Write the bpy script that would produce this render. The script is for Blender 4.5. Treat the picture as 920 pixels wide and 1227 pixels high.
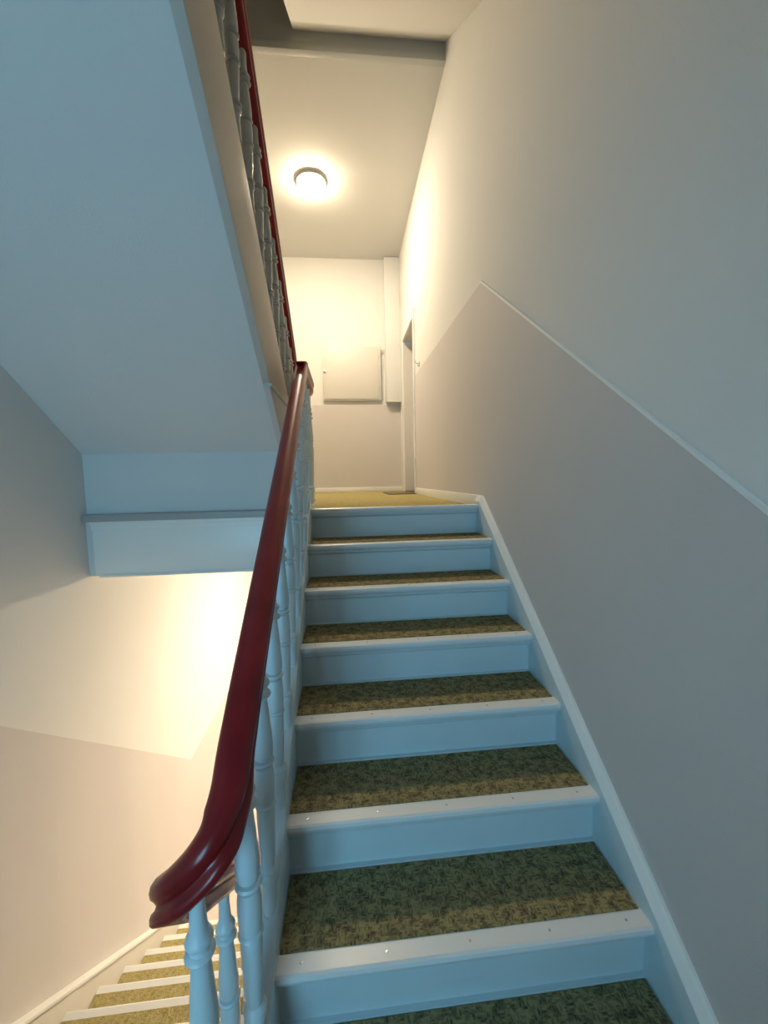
import bpy, bmesh, math
from mathutils import Vector, Matrix

for o in list(bpy.data.objects):
    bpy.data.objects.remove(o, do_unlink=True)
scene = bpy.context.scene
COL = scene.collection

# ------------------------------------------------------------------ camera, light, exposure
F_PX, YAW, PITCH, ROLL = 477.67, 0.0929, -0.0840, -0.0215
fwd = Vector((math.sin(YAW) * math.cos(PITCH), math.cos(YAW) * math.cos(PITCH), math.sin(PITCH)))
rgt0 = Vector((math.cos(YAW), -math.sin(YAW), 0))
up0 = rgt0.cross(fwd)
rgt = rgt0 * math.cos(ROLL) + up0 * math.sin(ROLL)
upv = up0 * math.cos(ROLL) - rgt0 * math.sin(ROLL)
cam_data = bpy.data.cameras.new('camera')
cam_data.sensor_fit = 'VERTICAL'
cam_data.sensor_height = 36.0
cam_data.lens = 36.0 * F_PX / 1227.0
cam_data.clip_start = 0.02
cam = bpy.data.objects.new('camera', cam_data)
m = Matrix((rgt, upv, -fwd)).transposed().to_4x4()
cam.matrix_world = m
COL.objects.link(cam)
scene.camera = cam

SKY_COLOR = (0.32, 0.72, 1.0, 1)
SKY_STRENGTH = 15.0
LAMP_COLOR = (1.0, 0.83, 0.585, 1)
LAMP_UPPER = 400.0
LAMP_LOWER = 780.0
world = bpy.data.worlds.new('overcast_daylight')
scene.world = world
world.use_nodes = True
bg = world.node_tree.nodes['Background']
bg.inputs[0].default_value = SKY_COLOR
bg.inputs[1].default_value = SKY_STRENGTH
# light portal filling the window opening of the half landing (guides sampling of the sky only)
WX0, WX1, WZ0, WZ1, BACK_Y = -1.42, -0.42, -1.05, 0.50, -1.45
pl = bpy.data.lights.new('window_portal', 'AREA')
pl.shape = 'RECTANGLE'
pl.size, pl.size_y = WX1 - WX0, WZ1 - WZ0
pl.cycles.is_portal = True
po = bpy.data.objects.new('window_portal', pl)
po.location = ((WX0 + WX1) / 2, BACK_Y - 0.27, (WZ0 + WZ1) / 2)
po.rotation_euler = (math.radians(90), 0, 0)       # faces +Y, into the stairwell
COL.objects.link(po)

scene.view_settings.view_transform = 'Standard'
scene.view_settings.look = 'None'
scene.view_settings.gamma = 1.0
scene.view_settings.use_curve_mapping = False
scene.view_settings.exposure = 0.0

# ------------------------------------------------------------------ materials
def mat(name, col, rough=0.6, bump=0.0, scale=60.0, var=0.0, vscale=3.0, metal=0.0, coat=0.0, spec=0.5):
    M = bpy.data.materials.new(name)
    M.use_nodes = True
    nt = M.node_tree
    b = nt.nodes['Principled BSDF']
    b.inputs['Base Color'].default_value = (*col, 1)
    b.inputs['Roughness'].default_value = rough
    b.inputs['Metallic'].default_value = metal
    b.inputs['Coat Weight'].default_value = coat
    b.inputs['Coat Roughness'].default_value = 0.08
    b.inputs['Specular IOR Level'].default_value = spec
    tc = nt.nodes.new('ShaderNodeTexCoord')
    if bump:
        n = nt.nodes.new('ShaderNodeTexNoise')
        n.inputs['Scale'].default_value = scale
        n.inputs['Detail'].default_value = 4
        nt.links.new(tc.outputs['Object'], n.inputs['Vector'])
        bp = nt.nodes.new('ShaderNodeBump')
        bp.inputs['Strength'].default_value = bump
        bp.inputs['Distance'].default_value = 0.004
        nt.links.new(n.outputs['Fac'], bp.inputs['Height'])
        nt.links.new(bp.outputs['Normal'], b.inputs['Normal'])
    if var:
        n2 = nt.nodes.new('ShaderNodeTexNoise')
        n2.inputs['Scale'].default_value = vscale
        n2.inputs['Detail'].default_value = 5
        nt.links.new(tc.outputs['Object'], n2.inputs['Vector'])
        r = nt.nodes.new('ShaderNodeValToRGB')
        r.color_ramp.elements[0].position = 0.3
        r.color_ramp.elements[1].position = 0.7
        r.color_ramp.elements[0].color = (*[c * (1 - var) for c in col], 1)
        r.color_ramp.elements[1].color = (*[min(1, c * (1 + var)) for c in col], 1)
        nt.links.new(n2.outputs['Fac'], r.inputs['Fac'])
        nt.links.new(r.outputs['Color'], b.inputs['Base Color'])
    return M

def carpet_mat(name, ca, cb, cc):
    """short woven carpet: little dashes laid across each other"""
    M = bpy.data.materials.new(name)
    M.use_nodes = True
    nt = M.node_tree
    b = nt.nodes['Principled BSDF']
    b.inputs['Roughness'].default_value = 1.0
    b.inputs['Specular IOR Level'].default_value = 0.05
    tc = nt.nodes.new('ShaderNodeTexCoord')
    def mapped(sx, sy, sz):
        mp = nt.nodes.new('ShaderNodeMapping')
        mp.inputs['Scale'].default_value = (sx, sy, sz)
        nt.links.new(tc.outputs['Object'], mp.inputs['Vector'])
        return mp
    v1 = nt.nodes.new('ShaderNodeTexVoronoi'); v1.distance = 'CHEBYCHEV'
    v1.inputs['Scale'].default_value = 1
    nt.links.new(mapped(58, 150, 60).outputs[0], v1.inputs['Vector'])
    v2 = nt.nodes.new('ShaderNodeTexVoronoi'); v2.distance = 'CHEBYCHEV'
    v2.inputs['Scale'].default_value = 1
    nt.links.new(mapped(150, 58, 60).outputs[0], v2.inputs['Vector'])
    ck = nt.nodes.new('ShaderNodeTexChecker')
    ck.inputs['Scale'].default_value = 1
    ck.inputs['Color1'].default_value = (0, 0, 0, 1); ck.inputs['Color2'].default_value = (1, 1, 1, 1)
    nt.links.new(mapped(33, 33, 0.01).outputs[0], ck.inputs['Vector'])
    mx = nt.nodes.new('ShaderNodeMix'); mx.data_type = 'FLOAT'
    nt.links.new(ck.outputs['Fac'], mx.inputs[0])
    nt.links.new(v1.outputs['Distance'], mx.inputs[2])
    nt.links.new(v2.outputs['Distance'], mx.inputs[3])
    nz = nt.nodes.new('ShaderNodeTexNoise'); nz.inputs['Scale'].default_value = 38; nz.inputs['Detail'].default_value = 5
    nt.links.new(tc.outputs['Object'], nz.inputs['Vector'])
    ad = nt.nodes.new('ShaderNodeMath'); ad.operation = 'MULTIPLY_ADD'; ad.inputs[1].default_value = 0.8
    nt.links.new(mx.outputs[0], ad.inputs[0]); nt.links.new(nz.outputs['Fac'], ad.inputs[2])
    r = nt.nodes.new('ShaderNodeValToRGB')
    e = r.color_ramp.elements
    e[0].position = 0.45; e[0].color = (*cc, 1)
    e[1].position = 1.05 if False else 1.0; e[1].color = (*ca, 1)
    k = e.new(0.72); k.color = (*cb, 1)
    nt.links.new(ad.outputs[0], r.inputs['Fac'])
    nt.links.new(r.outputs['Color'], b.inputs['Base Color'])
    bp = nt.nodes.new('ShaderNodeBump'); bp.inputs['Strength'].default_value = 0.9; bp.inputs['Distance'].default_value = 0.004
    nt.links.new(ad.outputs[0], bp.inputs['Height'])
    nt.links.new(bp.outputs['Normal'], b.inputs['Normal'])
    return M

def emit_mat(name, col, strength):
    M = bpy.data.materials.new(name)
    M.use_nodes = True
    b = M.node_tree.nodes['Principled BSDF']
    b.inputs['Base Color'].default_value = (0.9, 0.88, 0.82, 1)
    b.inputs['Emission Color'].default_value = col
    b.inputs['Emission Strength'].default_value = strength
    return M

def pane_mat():
    M = bpy.data.materials.new('window_glass')
    M.use_nodes = True
    nt = M.node_tree
    nt.nodes.remove(nt.nodes['Principled BSDF'])
    t = nt.nodes.new('ShaderNodeBsdfTransparent'); t.inputs[0].default_value = (0.93, 0.96, 0.97, 1)
    g = nt.nodes.new('ShaderNodeBsdfGlossy'); g.inputs['Roughness'].default_value = 0.02
    fr = nt.nodes.new('ShaderNodeFresnel'); fr.inputs['IOR'].default_value = 1.45
    mx = nt.nodes.new('ShaderNodeMixShader')
    nt.links.new(fr.outputs[0], mx.inputs[0]); nt.links.new(t.outputs[0], mx.inputs[1]); nt.links.new(g.outputs[0], mx.inputs[2])
    nt.links.new(mx.outputs[0], nt.nodes['Material Output'].inputs['Surface'])
    return M

M_WALL = mat('white_plaster', (0.71, 0.70, 0.675), 0.85, bump=0.22, scale=380, var=0.015, vscale=1.3, spec=0.2)
M_DADO = mat('greige_wall_paint', (0.595, 0.555, 0.535), 0.6, bump=0.22, scale=380, var=0.02, vscale=1.5, spec=0.3)
M_SOFFIT = mat('soffit_plaster', (0.66, 0.67, 0.665), 0.85, bump=0.25, scale=140, var=0.015, vscale=1.2, spec=0.2)
M_CEIL = mat('ceiling_plaster', (0.66, 0.645, 0.615), 0.9, bump=0.25, scale=120, spec=0.2)
M_PAINT = mat('pale_grey_blue_paint', (0.57, 0.665, 0.70), 0.38, bump=0.06, scale=50, var=0.02, vscale=8)
M_TRIM = mat('white_gloss_paint', (0.80, 0.80, 0.77), 0.35, bump=0.05, scale=40)
M_NOSE = mat('nosing_strip', (0.74, 0.75, 0.75), 0.35, bump=0.05, scale=90, spec=0.6)
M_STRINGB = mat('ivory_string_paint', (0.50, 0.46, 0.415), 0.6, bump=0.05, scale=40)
M_STRINGC = mat('cream_string_paint', (0.66, 0.62, 0.56), 0.45, bump=0.05, scale=40)
M_RAIL = mat('mahogany_varnish', (0.20, 0.008, 0.011), 0.28, bump=0.03, scale=25, var=0.2, vscale=9, coat=0.15, spec=0.35)
M_CARPET = carpet_mat('olive_woven_carpet', (0.33, 0.27, 0.125), (0.175, 0.145, 0.074), (0.062, 0.056, 0.042))
M_CARPET2 = carpet_mat('ochre_woven_carpet', (0.42, 0.36, 0.17), (0.34, 0.28, 0.12), (0.22, 0.18, 0.08))
M_PINK = mat('pale_pink_linoleum', (0.60, 0.49, 0.45), 0.5, var=0.06, vscale=6)
M_SHADEB = mat('shade_darkened_gloss_paint', (0.33, 0.36, 0.38), 0.25, bump=0.04, scale=50)  # paint of the overhead balusters, darkened so their shade is in the colour
M_GREYM = mat('mid_grey_wood_paint', (0.36, 0.36, 0.345), 0.45)
M_GREY = mat('grey_wood_paint', (0.50, 0.51, 0.49), 0.45, bump=0.05, scale=40)
M_DARK = mat('dark_gap', (0.06, 0.055, 0.05), 0.8)
M_STEEL = mat('steel', (0.45, 0.45, 0.44), 0.3, metal=1.0)
M_CAB = mat('cabinet_enamel', (0.62, 0.59, 0.545), 0.45, bump=0.03, scale=80)
M_DOOR = mat('door_paint', (0.62, 0.58, 0.53), 0.45, bump=0.04, scale=40)
M_BROWN = mat('brown_rubber', (0.16, 0.12, 0.07), 0.9, bump=0.4, scale=300)
M_LAMP = emit_mat('lamp_glow_upper', LAMP_COLOR, LAMP_UPPER)
M_LAMP2 = emit_mat('lamp_glow_lower', LAMP_COLOR, LAMP_LOWER)
M_GLASS = pane_mat()

# ------------------------------------------------------------------ mesh helpers
def wloc(o):
    p = Vector((0, 0, 0))
    while o is not None:
        p = p + o.location
        o = o.parent
    return p

def link(name, me, parent=None, loc=(0, 0, 0), kind=None, label=None, cat=None, group=None):
    o = bpy.data.objects.new(name, me)
    COL.objects.link(o)
    o.location = loc
    if parent is not None:
        o.parent = parent
    if kind: o['kind'] = kind
    if label: o['label'] = label
    if cat: o['category'] = cat
    if group: o['group'] = group
    return o

def mesh(name, verts, faces, m, smooth=False):
    me = bpy.data.meshes.new(name)
    me.from_pydata([tuple(v) for v in verts], [], faces)
    bm = bmesh.new(); bm.from_mesh(me)
    bmesh.ops.recalc_face_normals(bm, faces=bm.faces)
    if smooth:
        for f in bm.faces: f.smooth = True
    bm.to_mesh(me); bm.free()
    me.materials.append(m)
    return me

def smooth_angle(me, deg=38):
    for p in me.polygons: p.use_smooth = True
    bm = bmesh.new(); bm.from_mesh(me)
    for e in bm.edges:
        if len(e.link_faces) == 2 and e.calc_face_angle(0) > math.radians(deg):
            e.smooth = False
    bm.to_mesh(me); bm.free()

def box_vf(x0, x1, y0, y1, z0, z1, base=0):
    v = [(x, y, z) for x in (x0, x1) for y in (y0, y1) for z in (z0, z1)]
    f = [(0, 1, 3, 2), (4, 6, 7, 5), (0, 4, 5, 1), (2, 3, 7, 6), (0, 2, 6, 4), (1, 5, 7, 3)]
    return v, [tuple(i + base for i in q) for q in f]

def boxes(name, lst, m, bevel=0.0):
    V, Fc = [], []
    for b in lst:
        v, f = box_vf(*b, base=len(V)); V += v; Fc += f
    me = mesh(name, V, Fc, m)
    if bevel:
        bm = bmesh.new(); bm.from_mesh(me)
        bmesh.ops.bevel(bm, geom=list(bm.edges), offset=bevel, segments=2, affect='EDGES', profile=0.6)
        bm.to_mesh(me); bm.free()
        smooth_angle(me)
    return me

def prism_x(name, poly, x0, x1, m, bevel=0.0):
    """polygon in (y, z) extruded along x"""
    n = len(poly)
    V = [(x0, y, z) for y, z in poly] + [(x1, y, z) for y, z in poly]
    Fc = [tuple(range(n)), tuple(range(2 * n - 1, n - 1, -1))]
    Fc += [(i, (i + 1) % n, n + (i + 1) % n, n + i) for i in range(n)]
    me = mesh(name, V, Fc, m)
    if bevel:
        bm = bmesh.new(); bm.from_mesh(me)
        bmesh.ops.bevel(bm, geom=list(bm.edges), offset=bevel, segments=2, affect='EDGES', profile=0.6)
        bm.to_mesh(me); bm.free()
        smooth_angle(me)
    return me

def sweep(name, path, prof, m, caps=True):
    """closed profile (side, up) swept along path, section upright"""
    path = [Vector(p) for p in path]
    n, k = len(path), len(prof)
    V, Fc = [], []
    for i, p in enumerate(path):
        a = path[max(i - 1, 0)]; b = path[min(i + 1, n - 1)]
        t = (b - a).normalized()
        side = t.cross(Vector((0, 0, 1)))
        side = side.normalized() if side.length > 1e-5 else Vector((1, 0, 0))
        u = side.cross(t).normalized()
        V += [p + side * s + u * h for s, h in prof]
    for i in range(n - 1):
        for j in range(k):
            a, b = i * k + j, i * k + (j + 1) % k
            Fc.append((a, b, b + k, a + k))
    if caps:
        Fc += [tuple(range(k)), tuple(range((n - 1) * k, n * k))]
    me = mesh(name, V, Fc, m)
    smooth_angle(me, 50)
    return me

def lathe(name, prof, m, seg=20, smooth=True):
    V, Fc = [], []
    for r, z in prof:
        V += [(r * math.cos(2 * math.pi * i / seg), r * math.sin(2 * math.pi * i / seg), z) for i in range(seg)]
    for j in range(len(prof) - 1):
        for i in range(seg):
            a, b = j * seg + i, j * seg + (i + 1) % seg
            Fc.append((a, b, b + seg, a + seg))
    Fc += [tuple(range(seg)), tuple(range((len(prof) - 1) * seg, len(prof) * seg))]
    me = mesh(name, V, Fc, m)
    if smooth: smooth_angle(me, 45)
    return me

def catmull(pts, sub=8):
    pts = [Vector(p) for p in pts]
    out = []
    for i in range(len(pts) - 1):
        p0 = pts[max(i - 1, 0)]; p1 = pts[i]; p2 = pts[i + 1]; p3 = pts[min(i + 2, len(pts) - 1)]
        for s in range(sub):
            t = s / sub
            out.append(0.5 * ((2 * p1) + (p2 - p0) * t + (2 * p0 - 5 * p1 + 4 * p2 - p3) * t * t + (3 * p1 - p0 - 3 * p2 + p3) * t ** 3))
    out.append(pts[-1])
    return out

def thing(name, label, cat, loc, group=None):
    o = bpy.data.objects.new(name, None)
    COL.objects.link(o)
    o.empty_display_size = 0.1
    o.location = loc
    o['label'] = label; o['category'] = cat
    if group: o['group'] = group
    return o

def part(name, me, parent, loc=(0, 0, 0), label=None):
    """child whose mesh is in world coordinates, shifted by loc"""
    o = bpy.data.objects.new(name, me)
    COL.objects.link(o)
    o.parent = parent
    o.location = Vector(loc) - (wloc(parent))
    if label: o['label'] = label
    return o

# ------------------------------------------------------------------ dimensions
XR, XW = 0.810, 0.845            # face of the wall string, face of the right wall
XL = -0.215                      # inner face of the well string of the flight in front
XLW = -1.515                     # left wall
FAR = 6.02                       # far wall
ZF = -0.177                      # upper landing
ZN = ZF - 0.012                  # carpet level there
G, R_ = 0.2466, 0.18
S = R_ / G
Y0 = 2.409                       # top nosing of the flight in front
NQ = ZF - S * Y0                 # its nosing line: z = NQ + S*y
ZH1 = ZF - 8 * R_                # half landing on which the camera stands
G2, R2 = 0.2415, 0.198           # lower flight on the left
S2 = R2 / G2
Y2 = 0.70                        # its top nosing
ZF0 = ZH1 - 11 * R2              # lower floor
SOF_Q, NB_Q = 1.985, 2.485       # soffit and nosing line of the upper flight: z = q - S*y
ZC0, ZC1 = -0.535, 3.15          # undersides of the two landings
ZH2 = ZF + 12 * R_

# ------------------------------------------------------------------ setting: walls
DY0, DY1, DZ = 4.80, 5.64, 1.885   # doorway in the right wall
link('wall_right', boxes('wall_right', [
    (XW, XW + 0.25, BACK_Y, DY0, -3.9, 5.6), (XW, XW + 0.25, DY1, FAR + 0.2, -3.9, 5.6),
    (XW, XW + 0.25, DY0, DY1, DZ, 5.6), (XW, XW + 0.25, DY0, DY1, -3.9, ZF - 0.02)], M_WALL), kind='structure')
link('wall_left', boxes('wall_left', [(XLW - 0.2, XLW, BACK_Y - 0.05, FAR + 0.2, -3.9, 5.6)], M_WALL), kind='structure')
link('wall_far', boxes('wall_far', [(XLW, XW, FAR, FAR + 0.2, -3.9, 5.6)], M_WALL), kind='structure')
link('wall_back', boxes('wall_back', [
    (XLW, WX0, BACK_Y - 0.25, BACK_Y, -3.9, 5.6), (WX1, XW + 0.25, BACK_Y - 0.25, BACK_Y, -3.9, 5.6),
    (WX0, WX1, BACK_Y - 0.25, BACK_Y, -3.9, WZ0), (WX0, WX1, BACK_Y - 0.25, BACK_Y, WZ1, 5.6)], M_WALL), kind='structure')
# floors
link('floor', boxes('floor', [(XLW, XW, 2.46, FAR, ZC0, ZN - 0.008)], M_SOFFIT), kind='structure')
link('floor', boxes('landing_carpet', [(-0.28, XW, 2.455, FAR, ZN - 0.008, ZN), (XLW, -0.28, 3.80, FAR, ZN - 0.008, ZN)], M_CARPET2), kind='structure')
link('floor', boxes('half_landing', [(XLW, -0.29, BACK_Y, Y2 + 0.03, ZH1 - 0.3, ZH1), (-0.29, XW, BACK_Y, Y0 - 8 * G + 0.28, ZH1 - 0.3, ZH1)], M_CARPET), kind='structure')
link('floor', boxes('lower_floor', [(XLW, XW, BACK_Y, FAR, ZF0 - 0.1, ZF0)], M_PINK), kind='structure')
# ceilings
link('ceiling', boxes('ceiling', [(XLW, XW, 3.27, FAR, ZC1, ZC1 + 0.345)], M_CEIL), kind='structure')
link('ceiling', boxes('lower_ceiling', [(XLW, XW, 2.47, FAR, ZC0 - 0.004, ZC0)], M_WALL), kind='structure')
link('ceiling', boxes('half_landing_slab', [(XLW, -0.34, BACK_Y, 0.70, ZH2 - 0.4, ZH2), (-0.34, XW, BACK_Y, 0.72, ZH2 - 0.4, ZH2)], M_SOFFIT), kind='structure')
link('ceiling', boxes('top_ceiling', [(XLW - 0.2, XW + 0.25, BACK_Y - 0.25, FAR + 0.2, 5.6, 5.7)], M_WALL), kind='structure')
# edge of the landing overhead
link('trim_1', boxes('upper_landing_fascia', [(XLW, XW, 3.245, 3.27, ZC1 + 0.03, ZC1 + 0.345)], M_GREY), kind='structure')
link('trim_2', boxes('upper_landing_bead', [(XLW, XW, 3.236, 3.285, ZC1 - 0.003, ZC1 + 0.045)], M_GREY, bevel=0.005), kind='structure')
# edge of the landing ahead, beside the well
link('trim_3', boxes('landing_nosing', [(XLW + 0.003, -0.262, 2.422, 2.50, ZF - 0.038, ZF + 0.004)], M_GREYM, bevel=0.008), kind='structure')
link('trim_4', boxes('landing_moulding', [(XLW + 0.03, -0.262, 2.438, 2.47, -0.236, -0.215), (XLW + 0.033, -0.262, 2.447, 2.47, -0.262, -0.236)], M_TRIM, bevel=0.004), kind='structure')
link('trim_5', boxes('landing_fascia', [(XLW + 0.036, -0.262, 2.452, 2.472, -0.532, -0.26)], M_TRIM, bevel=0.003), kind='structure')
link('trim_6', boxes('landing_fascia_bead', [(XLW + 0.06, -0.262, 2.444, 2.47, -0.545, -0.530)], M_TRIM, bevel=0.003), kind='structure')

# dado paint on a skim coat a few millimetres proud of the plaster
ZD = 1.160
def dado_z(y): return ZD - S * (2.42 - y)
yl = Y0 - 8 * G
link('trim_7', prism_x('dado_right', [(BACK_Y, ZH1), (BACK_Y, dado_z(yl)), (yl, dado_z(yl)), (2.42, ZD), (4.74, ZD + 0.03), (4.74, ZN), (2.45, ZN), (yl + 0.2, ZH1)],
     XW - 0.006, XW + 0.01, M_DADO), kind='structure')
bead = [(-0.005, -0.006), (0.005, -0.006), (0.005, 0.004), (0, 0.007), (-0.005, 0.004)]
link('trim_8', sweep('dado_bead', [(XW - 0.005, yl, dado_z(yl)), (XW - 0.005, 2.42, ZD)], bead, M_TRIM), kind='structure')
def dado2_z(y): return -2.563 + S2 * (3.657 - y)
link('trim_9', prism_x('dado_left', [(BACK_Y, ZH1), (BACK_Y, dado2_z(Y2)), (Y2, dado2_z(Y2)), (3.657, -2.563), (FAR, -2.563), (FAR, ZF0), (3.3, ZF0), (Y2 - 0.1, ZH1)],
     XLW - 0.01, XLW + 0.006, M_DADO), kind='structure')
link('trim_10', boxes('dado_far', [(XLW, XW, FAR - 0.006, FAR + 0.01, ZN, 1.09)], M_DADO), kind='structure')
link('trim_11', boxes('dado_far_lower', [(XLW, XW, FAR - 0.006, FAR + 0.01, ZF0, -2.563)], M_DADO), kind='structure')
M_DADO_L = M_DADO.copy(); M_DADO_L.name = 'greige_paint_on_wavy_plaster'
nt = M_DADO_L.node_tree
tcn = nt.nodes.new('ShaderNodeTexCoord'); mpn = nt.nodes.new('ShaderNodeMapping'); mpn.inputs['Scale'].default_value = (1, 1.5, 0.12)
wn = nt.nodes.new('ShaderNodeTexNoise'); wn.inputs['Scale'].default_value = 1.7; wn.inputs['Detail'].default_value = 1.0
b2 = nt.nodes.new('ShaderNodeBump'); b2.inputs['Strength'].default_value = 1.0; b2.inputs['Distance'].default_value = 0.028
nt.links.new(tcn.outputs['Object'], mpn.inputs['Vector']); nt.links.new(mpn.outputs[0], wn.inputs['Vector']); nt.links.new(wn.outputs['Fac'], b2.inputs['Height'])
ob = [n for n in nt.nodes if n.type == 'BUMP' and n != b2][0]
nt.links.new(b2.outputs['Normal'], ob.inputs['Normal'])
bpy.data.objects['trim_9'].data.materials[0] = M_DADO_L
# baseboards
link('baseboard_right', prism_x('baseboard_right', [(2.40, ZN - 0.02), (2.40, -0.118), (DY0 - 0.07, -0.118), (DY0 - 0.07, ZN - 0.02)], XW - 0.018, XW, M_TRIM, bevel=0.003), kind='structure')
link('baseboard_far', boxes('baseboard_far', [(XLW, XW, FAR - 0.022, FAR, ZN, -0.125)], M_TRIM, bevel=0.004), kind='structure')
link('baseboard_left', boxes('baseboard_left', [(XLW, XLW + 0.02, 3.42, FAR, ZF0, ZF0 + 0.09)], M_TRIM, bevel=0.004), kind='structure')
link('baseboard_far', boxes('baseboard_far_lower', [(XLW, XW, FAR - 0.022, FAR, ZF0, ZF0 + 0.09)], M_TRIM, bevel=0.004), kind='structure')

# wall closing the space under the upper flight, standing on the landing edge
XB = -0.360                      # outer face of the upper flight's string
link('wall_understair', prism_x('wall_understair', [(2.478, ZN), (3.62, ZN), (3.55, -0.12), (2.478, SOF_Q - S * 2.478 + 0.25)], XLW, XB - 0.03, M_SOFFIT), kind='structure')
link('trim_12', prism_x('understair_side', [(2.478, ZN), (3.60, ZN), (3.60, -0.16), (2.80, 0.430), (2.80, 0.470), (2.07, 0.470), (2.07, SOF_Q - S * 2.07 - 0.005), (2.478, SOF_Q - S * 2.478 - 0.005)], XB - 0.035, XB - 0.004, M_DADO), kind='structure')

# doorway: lining, casing and door leaf set deep in the wall
d = link('door_1', boxes('door_leaf', [(XW + 0.19, XW + 0.23, DY0 + 0.03, DY1 - 0.03, ZN + 0.004, DZ - 0.03)], M_DOOR, bevel=0.003), kind='structure')
for i in range(2):
    zc = (0.30, 1.35)[i]; hh = (0.38, 0.36)[i]
    part('panel', boxes('door_panel', [(XW + 0.183, XW + 0.192, DY0 + 0.14, DY1 - 0.14, zc - hh, zc + hh)], M_DOOR, bevel=0.004), d)
part('door_handle', lathe('door_handle', [(0.0, -0.06), (0.009, -0.06), (0.009, 0.05), (0.0, 0.05)], M_STEEL, 10), d, (XW + 0.165, DY0 + 0.10, 0.88))
part('casing', boxes('casing', [(XW - 0.018, XW + 0.004, DY0 - 0.065, DY0 + 0.004, ZN, DZ + 0.065), (XW - 0.018, XW + 0.004, DY1 - 0.004, DY1 + 0.065, ZN, DZ + 0.065),
     (XW - 0.018, XW + 0.004, DY0, DY1, DZ - 0.004, DZ + 0.065)], M_TRIM), d)
part('lining', boxes('lining', [(XW - 0.006, XW + 0.25, DY0 - 0.002, DY0 + 0.02, ZN, DZ), (XW - 0.006, XW + 0.25, DY1 - 0.02, DY1 + 0.002, ZN, DZ), (XW - 0.006, XW + 0.25, DY0, DY1, DZ - 0.02, DZ + 0.002)], M_DOOR), d)
part('threshold', boxes('threshold', [(XW - 0.01, XW + 0.24, DY0, DY1, ZN - 0.01, ZN + 0.012)], M_BROWN), d)
for z in (0.20, 0.80):
    part('hinge', lathe('hinge', [(0.0, -0.035), (0.008, -0.03), (0.008, 0.03), (0.0, 0.035)], M_TRIM, 10), d, (XW - 0.022, DY0 - 0.06, z))

# half landing window behind the camera
w = link('window_1', boxes('window_frame', [
    (WX0, WX0 + 0.06, BACK_Y - 0.2, BACK_Y - 0.12, WZ0, WZ1), (WX1 - 0.06, WX1, BACK_Y - 0.2, BACK_Y - 0.12, WZ0, WZ1),
    (WX0, WX1, BACK_Y - 0.2, BACK_Y - 0.12, WZ0, WZ0 + 0.06), (WX0, WX1, BACK_Y - 0.2, BACK_Y - 0.12, WZ1 - 0.06, WZ1),
    ((WX0 + WX1) / 2 - 0.04, (WX0 + WX1) / 2 + 0.04, BACK_Y - 0.2, BACK_Y - 0.12, WZ0, WZ1),
    (WX0, WX1, BACK_Y - 0.19, BACK_Y - 0.13, 0.12, 0.18)], M_TRIM), kind='structure')
xm = (WX0 + WX1) / 2
for x0, x1 in ((WX0 + 0.05, xm - 0.03), (xm + 0.03, WX1 - 0.05)):
    for z0, z1 in ((WZ0 + 0.05, 0.13), (0.17, WZ1 - 0.05)):
        part('pane', boxes('pane', [(x0, x1, BACK_Y - 0.162, BACK_Y - 0.158, z0, z1)], M_GLASS), w)
part('window_sill', boxes('window_sill', [(WX0 - 0.05, WX1 + 0.05, BACK_Y - 0.12, BACK_Y + 0.08, WZ0 - 0.03, WZ0)], M_TRIM, bevel=0.005), w)

# ------------------------------------------------------------------ stair flights
def tread_mesh(width, g, dr):
    t, r = 0.032, 0.014
    back = g + 0.045
    p = [(back, 0), (0.012, 0)]
    for a in range(1, 6):
        an = math.radians(90 + a * 30)
        p.append((0.014 + 0.014 * math.cos(an), -0.016 + 0.016 * math.sin(an)))
    p += [(0.014, -t), (back, -t)]
    return prism_x('tread', [(y * dr, z) for y, z in p], 0, width, M_PAINT)

def nosing_mesh(width, dr, dp):
    p = [(dp, 0.0), (dp, 0.0035), (0.004, 0.0045), (-0.003, 0.001), (-0.0045, -0.010), (-0.001, -0.020), (0.003, -0.017), (0.0, -0.010), (0.004, 0.0)]
    return prism_x('nosing', [(y * dr, z) for y, z in p], 0, width, M_NOSE)

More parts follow.
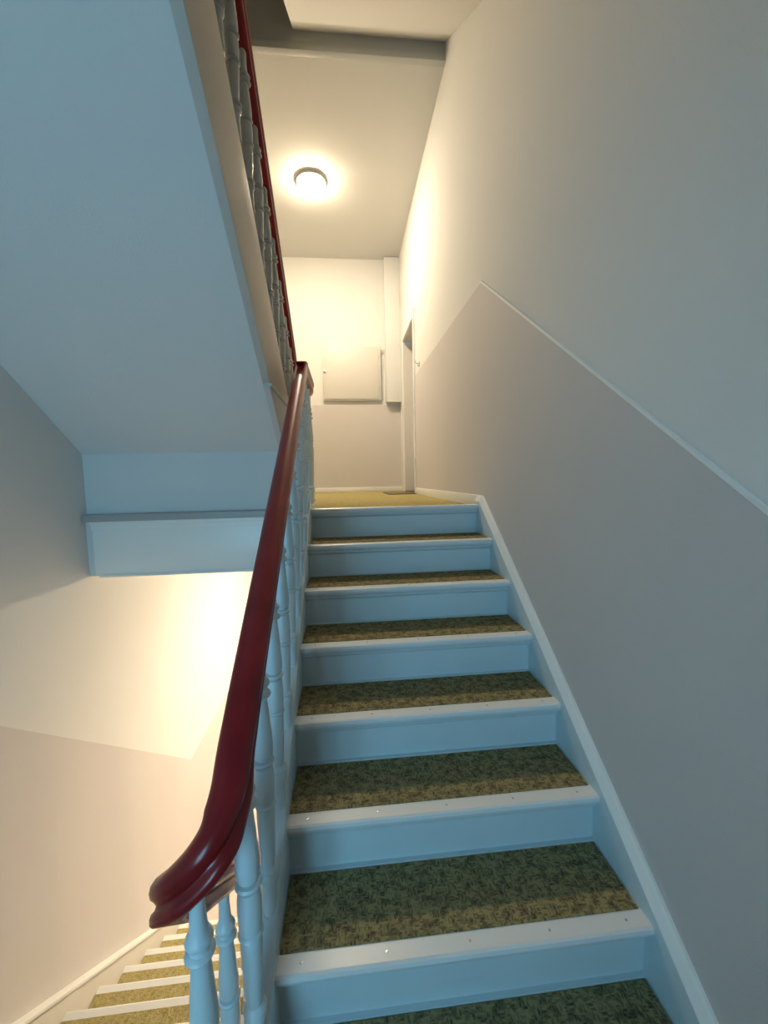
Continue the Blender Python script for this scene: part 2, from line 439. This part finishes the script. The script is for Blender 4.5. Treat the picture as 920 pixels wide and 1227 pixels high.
def build_flight(f, x0, x1, ytop, ztop, g, r, n, dr, carpet, first=0, screws=(), dp=0.052):
    """n nosings below (and including) the landing nosing; dr=+1 rises away from the camera"""
    wd = x1 - x0
    tm = tread_mesh(wd, g, dr)
    nm = nosing_mesh(wd, dr, dp)
    cov = prism_x('scotia', [(dr * a, b) for a, b in ((0.034, -0.032), (0.012, -0.032), (0.014, -0.042), (0.022, -0.050), (0.034, -0.056))], 0, wd, M_PAINT)
    rm = boxes('riser', [(0, wd, min(dr * 0.032, dr * 0.05), max(dr * 0.032, dr * 0.05), -r, -0.03)], M_PAINT)
    toe = boxes('toe_strip', [(0, wd, min(dr * 0.018, dr * 0.033), max(dr * 0.018, dr * 0.033), -r - 0.001, -r + 0.010)], M_PAINT)
    c0, c1 = dp - 0.002, g + 0.016
    cm = boxes('carpet', [(0.003, wd - 0.006, min(dr * c0, dr * c1), max(dr * c0, dr * c1), -0.001, 0.006)], carpet)
    sm = lathe('screw', [(0.0, 0.0), (0.0035, 0.0), (0.0035, 0.0012), (0.0, 0.0015)], M_STEEL, 8)
    for k in range(n):
        p = (x0, ytop - dr * k * g, ztop - k * r)
        if k > 0 or first:
            part('tread', tm, f, p)
            part('carpet', cm, f, p)
        else:
            lt = boxes('landing_tread', [(0, wd, min(0.0, dr * 0.09), max(0.0, dr * 0.09), -0.032, 0)], M_PAINT, bevel=0.008)
            part('tread', lt, f, p)
        no = part('nosing', nm, f, p)
        if k in screws:
            for i in range(5):
                part('screw', sm, no, (p[0] + wd * (0.06 + 0.22 * i), p[1] + dr * 0.026, p[2] + 0.004))
        part('scotia', cov, f, p)
        part('riser', rm, f, p)
        if k < n - 1: part('toe_strip', toe, f, p)

# flight in front of the camera
fa = thing('stair_flight', 'pale blue-grey painted stair flight with olive carpet treads climbing to the lamp-lit landing', 'staircase', (0.3, 1.4, ZH1))
build_flight(fa, XL, XR, Y0, ZF, G, R_, 8, 1, M_CARPET, screws=(2, 3, 4, 5, 6))
def qa(y): return NQ + S * y
ys = Y0 - 8 * G + 0.02
# wall string with chamfered top
prof_y = ((ys - 0.02), (Y0 + 0.0))
V = []
for y in (ys - 0.10, Y0 - 0.03, Y0 + 0.05):
    zz = qa(min(y, Y0 - 0.03))
    top = zz + 0.078
    V += [(XR, y, zz - 0.20), (XR, y, top - 0.040), (XR + 0.014, y, top - 0.006), (XR + 0.020, y, top), (XW, y, top), (XW, y, zz - 0.20)]
Fc = []
for i in range(2):
    for j in range(6):
        a, b = i * 6 + j, i * 6 + (j + 1) % 6
        Fc.append((a, b, b + 6, a + 6))
Fc += [tuple(range(6)), tuple(range(12, 18))]
part('wall_string', mesh('wall_string', V, Fc, M_PAINT), fa)
V, Fc = [], []
for y in (ys - 0.10, Y0 - 0.03, Y0 + 0.05):
    zz = qa(min(y, Y0 - 0.03)); top = zz + 0.080
    V += [(XR - 0.002, y, top - 0.034), (XR + 0.013, y, top - 0.006), (XR + 0.020, y, top), (XW, y, top), (XW, y, top - 0.03)]
for i in range(2):
    for j in range(5):
        a, b = i * 5 + j, i * 5 + (j + 1) % 5
        Fc.append((a, b, b + 5, a + 5))
Fc += [tuple(range(5)), tuple(range(10, 15))]
part('string_cap', mesh('string_cap', V, Fc, M_TRIM), fa, label='white painted top edge of the wall string')
part('well_string', prism_x('well_string', [(ys - 0.05, qa(ys) - 0.18), (ys - 0.05, qa(ys) + 0.02), (Y0, qa(Y0) + 0.040), (Y0 + 0.06, qa(Y0) + 0.040), (Y0 + 0.06, qa(Y0) - 0.33), (ys + 0.2, qa(ys) - 0.25)], XL - 0.045, XL, M_PAINT, bevel=0.004), fa)
part('soffit', prism_x('soffit_a', [(ys + 0.25, qa(ys + 0.25) - 0.20), (Y0 + 0.05, qa(Y0) - 0.18), (Y0 + 0.05, qa(Y0) - 0.34), (ys + 0.30, qa(ys + 0.3) - 0.34)], XL - 0.04, XR + 0.03, M_SOFFIT), fa)

# upper flight, seen from below
YB = (NB_Q - ZF) / S             # nosing line meets the landing
fb = thing('stair_flight', 'upper stair flight seen from below, smooth white soffit sloping down to the landing', 'staircase', (-0.95, 2.2, ZF))
build_flight(fb, XLW + 0.01, XB - 0.03, YB - 12 * G, ZH2, G, R_, 12, -1, M_CARPET2)
def qb(y, o=0.0): return NB_Q - S * y + o
yb0 = YB - 12 * G
part('soffit', prism_x('soffit_b', [(yb0 - 0.03, SOF_Q - S * (yb0 - 0.03)), (2.50, SOF_Q - S * 2.50), (2.50, SOF_Q - S * 2.50 + 0.15), (2.95, 0.05), (3.1, 0.05), (yb0 + 0.1, qb(yb0, -0.26))], XLW, XB - 0.034, M_SOFFIT), fb)
part('well_string', prism_x('string_b', [(yb0 - 0.05, qb(yb0) + 0.025), (2.78, qb(2.78, 0.025)), (2.78, 0.482), ((1.980 - 0.482) / S, 0.482), (yb0 - 0.05, 1.980 - S * (yb0 - 0.05))], XB - 0.035, XB, M_STRINGB, bevel=0.004), fb, label='ivory painted outer string of the upper flight')
part('string_foot', prism_x('string_foot', [(2.78, qb(2.78, 0.025)), (3.66, qb(3.66, 0.025)), (3.66, ZN), (2.78, ZN)], XB - 0.035, XB - 0.001, M_STRINGB), fb)
part('string_cap', boxes('string_lip', [(XB - 0.03, XB + 0.008, 2.06, 2.75, 0.468, 0.482)], M_GREY), fb)

# lower flight, going down on the left
fc = thing('stair_flight', 'cream lit stair flight with ochre carpet treads going down along the left wall', 'staircase', (-0.95, 2.0, ZF0))
build_flight(fc, XLW + 0.055, -0.385, Y2, ZH1, G2, R2, 11, -1, M_CARPET2, first=0, dp=0.038)
def qc(y, o=0.0): return ZH1 - S2 * (y - Y2) + o
ye = Y2 + 11 * G2
part('wall_string', prism_x('string_c', [(Y2 - 0.06, ZH1 - 0.1), (Y2 - 0.06, ZH1 + 0.095), (Y2, ZH1 + 0.095), (ye + 0.05, qc(ye + 0.05, 0.095)), (ye + 0.05, ZF0), (ye - 0.1, ZF0), (Y2 + 0.1, qc(Y2) - 0.3)], XLW, XLW + 0.053, M_STRINGC), fc)
for a, b in (((Y2 - 0.06, ZH1 + 0.092), (Y2, ZH1 + 0.092)), ((Y2, ZH1 + 0.092), (ye + 0.05, qc(ye + 0.05, 0.092)))):
    part('string_cap', prism_x('string_cap', [a, b, (b[0], b[1] + 0.014), (a[0], a[1] + 0.014)], XLW, XLW + 0.062, M_TRIM), fc)
part('well_string', prism_x('string_c2', [(Y2 - 0.03, ZH1 - 0.25), (Y2 - 0.03, ZH1 + 0.035), (Y2, ZH1 + 0.035), (ye + 0.05, qc(ye + 0.05, 0.035)), (ye + 0.05, ZF0), (ye - 0.25, ZF0), (Y2 + 0.1, qc(Y2) - 0.36)], -0.385, -0.345, M_PAINT, bevel=0.004), fc)
part('soffit', prism_x('soffit_c', [(Y2, ZH1 - 0.22), (ye - 0.05, qc(ye) - 0.1), (ye - 0.25, ZF0), (Y2, ZH1 - 0.42)], XLW + 0.03, -0.38, M_SOFFIT), fc)

# flight above the camera: only its soffit and strings show
YD, ZDT = 2.90, ZC1 + 0.345
fd = thing('stair_flight', 'underside of the topmost stair flight above the landing edge, plain cream soffit', 'staircase', (0.27, 2.2, ZH2))
SD_Q = 3.285 - S * 3.245
part('soffit', prism_x('soffit_d', [(0.70, SD_Q + S * 0.70), (3.245, 3.285), (3.245, ZDT - 0.02), (0.70, SD_Q + S * 0.70 + 0.27)], -0.290, XW, M_CEIL), fd)
dm = tread_mesh(XW + 0.29, G, 1); dr_ = boxes('riser_d', [(0, XW + 0.29, 0.032, 0.05, -R_, -0.03)], M_PAINT)
for k in range(1, 8):
    p = (-0.29, YD - k * G, ZDT - k * R_)
    part('tread', dm, fd, p)
    part('riser', dr_, fd, (p[0], p[1] + 0.0, p[2]))

# ------------------------------------------------------------------ balusters and handrails
def baluster_mesh(name, half, k=0.97, m=None):
    up = [(.0235, .047), (.0175, .050), (.0175, .053), (.0265, .055), (.0300, .060), (.0270, .065), (.018, .067), (.0175, .070), (.0245, .074), (.0268, .084), (.0275, .098),
          (.0262, .125), (.0225, .175), (.0185, .222), (.0175, .236), (.0260, .238), (.0290, .243), (.0265, .248), (.0200, .251), (.0195, .262), (.0245, .266), (.0268, .272), (.0240, .279),
          (.0190, .284), (.0165, .30), (.0145, .335), (.0150, .37), (.0165, half + .03)]
    lo = [(.0250, .047), (.0205, .0495), (.0270, .053), (.0285, .057), (.0260, .061), (.0205, .064), (.0240, .068), (.0245, .09), (.0225, .15), (.0190, .215), (.0175, .230),
          (.0235, .236), (.0275, .241), (.0240, .246), (.0185, .249), (.0240, .257), (.0255, .266), (.0230, .275), (.0185, .282), (.0180, .30), (.0195, .34), (.0210, half + .03)]
    prof = [(r * k, -z) for r, z in reversed(lo)] + [(.0262 * k, -.025), (.0272 * k, 0), (.0268 * k, .025)] + [(r * k, z) for r, z in up]
    return lathe(name, prof, m or M_PAINT, 18)

RAIL = [(0.0, 0.0), (-0.012, -0.001), (-0.023, -0.005), (-0.031, -0.013), (-0.0335, -0.023), (-0.031, -0.032), (-0.024, -0.038), (-0.0205, -0.043), (-0.022, -0.048),
        (-0.027, -0.052), (-0.0285, -0.058), (-0.027, -0.066), (-0.022, -0.070), (0.022, -0.070), (0.027, -0.066), (0.0285, -0.058), (0.027, -0.052), (0.022, -0.048),
        (0.0205, -0.043), (0.024, -0.038), (0.031, -0.032), (0.0335, -0.023), (0.031, -0.013), (0.023, -0.005), (0.012, -0.001)]
RAIL = [(a * 1.07, b * 1.07) for a, b in RAIL]
XA, XC, XBR = -0.2375, -0.360, -0.376     # rail centre lines
AQ = -1.075                                # top of front rail: z = AQ + S*y
BQ = 3.215                                 # top of upper rail: z = BQ - S*y
CQ = -0.165                                # top of lower rail: z = CQ - S2*y
ZTOP = AQ + S * 2.42                       # level rail over the landing
# front railing
ra = thing('stair_railing', 'mahogany handrail on pale turned balusters sweeping up to the lamp-lit landing', 'railing', (XA, 1.5, ZH1))
path = []
def turn(p, n=8): return catmull(p, n)
low = turn([(XA, 1.05, AQ + S * 1.05), (XA, 0.90, AQ + S * 0.90), (XA - 0.001, 0.80, AQ + S * 0.80 - 0.004), (-0.245, 0.735, -0.560), (-0.268, 0.697, -0.606), (-0.298, 0.690, -0.645),
            (-0.331, 0.703, -0.688), (-0.354, 0.738, -0.735), (XC, 0.80, CQ - S2 * 0.80 + 0.012), (XC, 0.90, CQ - S2 * 0.90)], 8)
top = turn([(XA, 2.25, AQ + S * 2.25), (XA, 2.38, AQ + S * 2.38 - 0.002), (XA, 2.41, ZTOP - 0.008), (XA, 2.45, ZTOP), (XA, 2.80, ZTOP)], 5) + \
      turn([(XA, 2.80, ZTOP), (-0.241, 2.92, ZTOP), (-0.258, 3.04, ZTOP + 0.006), (-0.288, 3.14, ZTOP + 0.022), (-0.325, 3.20, ZTOP + 0.055), (-0.357, 3.21, ZTOP + 0.105), (-0.373, 3.17, ZTOP + 0.17), (XBR, 3.08, BQ - S * 3.08)], 6)[1:]
low_r = list(reversed(low))
part('handrail', sweep('handrail_a', low_r + top, RAIL, M_RAIL), ra, label='dark red varnished handrail curling around the well at its foot')
ba = baluster_mesh('baluster', 0.367)
mid = (AQ - 0.088 + NQ + 0.035) / 2
for i in range(9):
    y = 0.824 + 0.19 * i
    part('baluster', ba, ra, (XA, y, mid + S * y))
part('baluster', ba, ra, (-0.300, 0.712, -1.125))
for x, y in ((XA, 2.53), (XA, 2.69), (-0.248, 2.90), (-0.278, 3.08), (-0.335, 3.185)):
    part('baluster', ba, ra, (x, y, (ZTOP - 0.07 + ZF) / 2 - 0.03))
# base rail along the landing edge under the level stretch
part('base_rail', boxes('base_rail', [(XA - 0.022, XA + 0.022, 2.46, 2.78, ZN - 0.01, ZF + 0.018)], M_PAINT, bevel=0.005), ra)

rb = thing('stair_railing', 'turned balusters with shade painted into their grey, and dark handrail of the flight overhead, seen from below', 'railing', (XBR, 2.2, ZF))
part('handrail', sweep('handrail_b', [(XBR, 3.09, BQ - S * 3.09), (XBR, 2.2, BQ - S * 2.2), (XBR, yb0 - 0.1, BQ - S * (yb0 - 0.1))], RAIL, M_RAIL), rb)
bb = baluster_mesh('baluster', 0.367, m=M_SHADEB)  # same turning as the other balusters, shade put into the paint
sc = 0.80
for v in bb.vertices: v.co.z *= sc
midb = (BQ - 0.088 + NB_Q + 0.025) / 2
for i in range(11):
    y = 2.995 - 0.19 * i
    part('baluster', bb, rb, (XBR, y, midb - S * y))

rc = thing('stair_railing', 'shadowed balusters and brown handrail of the flight going down behind the front railing', 'railing', (XC, 2.0, ZF0))
part('handrail', sweep('handrail_c', [(XC, 0.89, CQ - S2 * 0.89), (XC, 2.0, CQ - S2 * 2.0), (XC, 3.25, CQ - S2 * 3.25)], RAIL, M_RAIL), rc)
midc = (CQ - 0.092 + (ZH1 + S2 * Y2) + 0.035) / 2
for i in range(12):
    y = 1.02 + 0.20 * i
    part('baluster', ba, rc, (XC, y, midc - S2 * y))

# ------------------------------------------------------------------ fittings
# electrical cabinet on the far wall
cb = thing('wall_cabinet', 'flat beige meter cabinet with a small lock on the far landing wall', 'cabinet', (0.13, FAR, 1.15))
part('body', boxes('cab_body', [(-0.295, 0.557, FAR - 0.045, FAR + 0.002, 1.150, 1.918)], M_CAB, bevel=0.004), cb)
dr = part('door', boxes('cab_door', [(-0.283, 0.520, FAR - 0.056, FAR - 0.044, 1.170, 1.905)], M_CAB, bevel=0.003), cb)
part('lock', lathe('cab_lock', [(0.0, 0.0), (0.016, 0.0), (0.016, 0.010), (0.006, 0.014), (0.0, 0.014)], M_STEEL, 14), dr, (-0.262, FAR - 0.056, 1.552)).rotation_euler = (math.radians(90), 0, 0)
for z in (1.31, 1.76):
    part('hinge', lathe('cab_hinge', [(0.0, -0.03), (0.008, -0.027), (0.008, 0.027), (0.0, 0.03)], M_CAB, 10), cb, (0.530, FAR - 0.050, z))
link('wall_hook', lathe('wall_hook', [(0.0, 0.0), (0.012, 0.0), (0.012, 0.006), (0.006, 0.010), (0.006, 0.055), (0.009, 0.060), (0.0, 0.062)], M_CAB, 12),
     loc=(0.56, FAR - 0.035, 1.866), label='small beige peg sticking out beside the meter cabinet', cat='peg').rotation_euler = (0, math.radians(90), 0)
pc = thing('pipe_casing', 'white boxed-in pipe casing hanging from the ceiling in the far corner', 'pipe casing', (0.74, FAR, 1.12))
part('front_board', boxes('pc_front', [(0.625, XW - 0.001, FAR - 0.105, FAR - 0.090, 1.115, ZC1 - 0.012)], M_WALL, bevel=0.002), pc)
part('side_board', boxes('pc_side', [(0.625, 0.640, FAR - 0.092, FAR, 1.115, ZC1 - 0.012)], M_WALL, bevel=0.002), pc)
part('bottom_board', boxes('pc_bot', [(0.632, XW - 0.001, FAR - 0.100, FAR, 1.118, 1.132)], M_GREY), pc)
sw = thing('coat_hook', 'tiny metal double hook on the right wall beside the doorway', 'hook', (XW, 4.47, 1.25))
part('plate', boxes('hook_plate', [(XW - 0.004, XW + 0.001, 4.452, 4.488, 1.225, 1.275)], M_STEEL, bevel=0.001), sw)
part('prong', sweep('hook_prong', [(XW - 0.003, 4.47, 1.262), (XW - 0.03, 4.47, 1.256), (XW - 0.042, 4.47, 1.270), (XW - 0.044, 4.47, 1.29)], [(-.004, -.004), (.004, -.004), (.004, .004), (-.004, .004)], M_STEEL), sw)
part('prong', sweep('hook_prong2', [(XW - 0.003, 4.47, 1.236), (XW - 0.018, 4.47, 1.232), (XW - 0.024, 4.47, 1.245)], [(-.004, -.004), (.004, -.004), (.004, .004), (-.004, .004)], M_STEEL), sw)
mt = thing('door_mat', 'thin dark doormat lying on the landing carpet by the doorway', 'doormat', (0.66, 4.95, ZN))
part('pile', boxes('mat_pile', [(0.50, 0.80, 4.60, 5.30, ZN, ZN + 0.009)], M_BROWN, bevel=0.002), mt)
part('edging', boxes('mat_edge', [(0.49, 0.81, 4.585, 4.602, ZN, ZN + 0.006), (0.49, 0.81, 5.298, 5.315, ZN, ZN + 0.006), (0.485, 0.502, 4.585, 5.315, ZN, ZN + 0.006), (0.798, 0.815, 4.585, 5.315, ZN, ZN + 0.006)], M_DARK), mt)

def ceiling_lamp(x, y, z, m, label):
    t = thing('ceiling_lamp', label, 'lamp', (x, y, z))
    part('base_ring', lathe('lamp_base', [(0.0, 0.0), (0.150, 0.0), (0.155, -0.006), (0.155, -0.026), (0.150, -0.031), (0.0, -0.031)], M_CAB, 40), t, (x, y, z))
    pf = [(0.0, -0.027), (0.146, -0.027)]
    for i in range(1, 9):
        a = i / 8 * math.pi / 2
        pf.append((0.146 * math.cos(a) + 0.0005, -0.030 - 0.042 * math.sin(a)))
    part('diffuser', lathe('lamp_diffuser', pf, m, 40), t, (x, y, z), label='glowing opal glass bowl')
    return t
ceiling_lamp(-0.275, 4.53, ZC1, M_LAMP, 'glowing round opal lamp on the landing ceiling')
ceiling_lamp(0.45, 4.60, ZC0 - 0.004, M_LAMP2, 'glowing round opal lamp under the landing, lighting the lower floor')
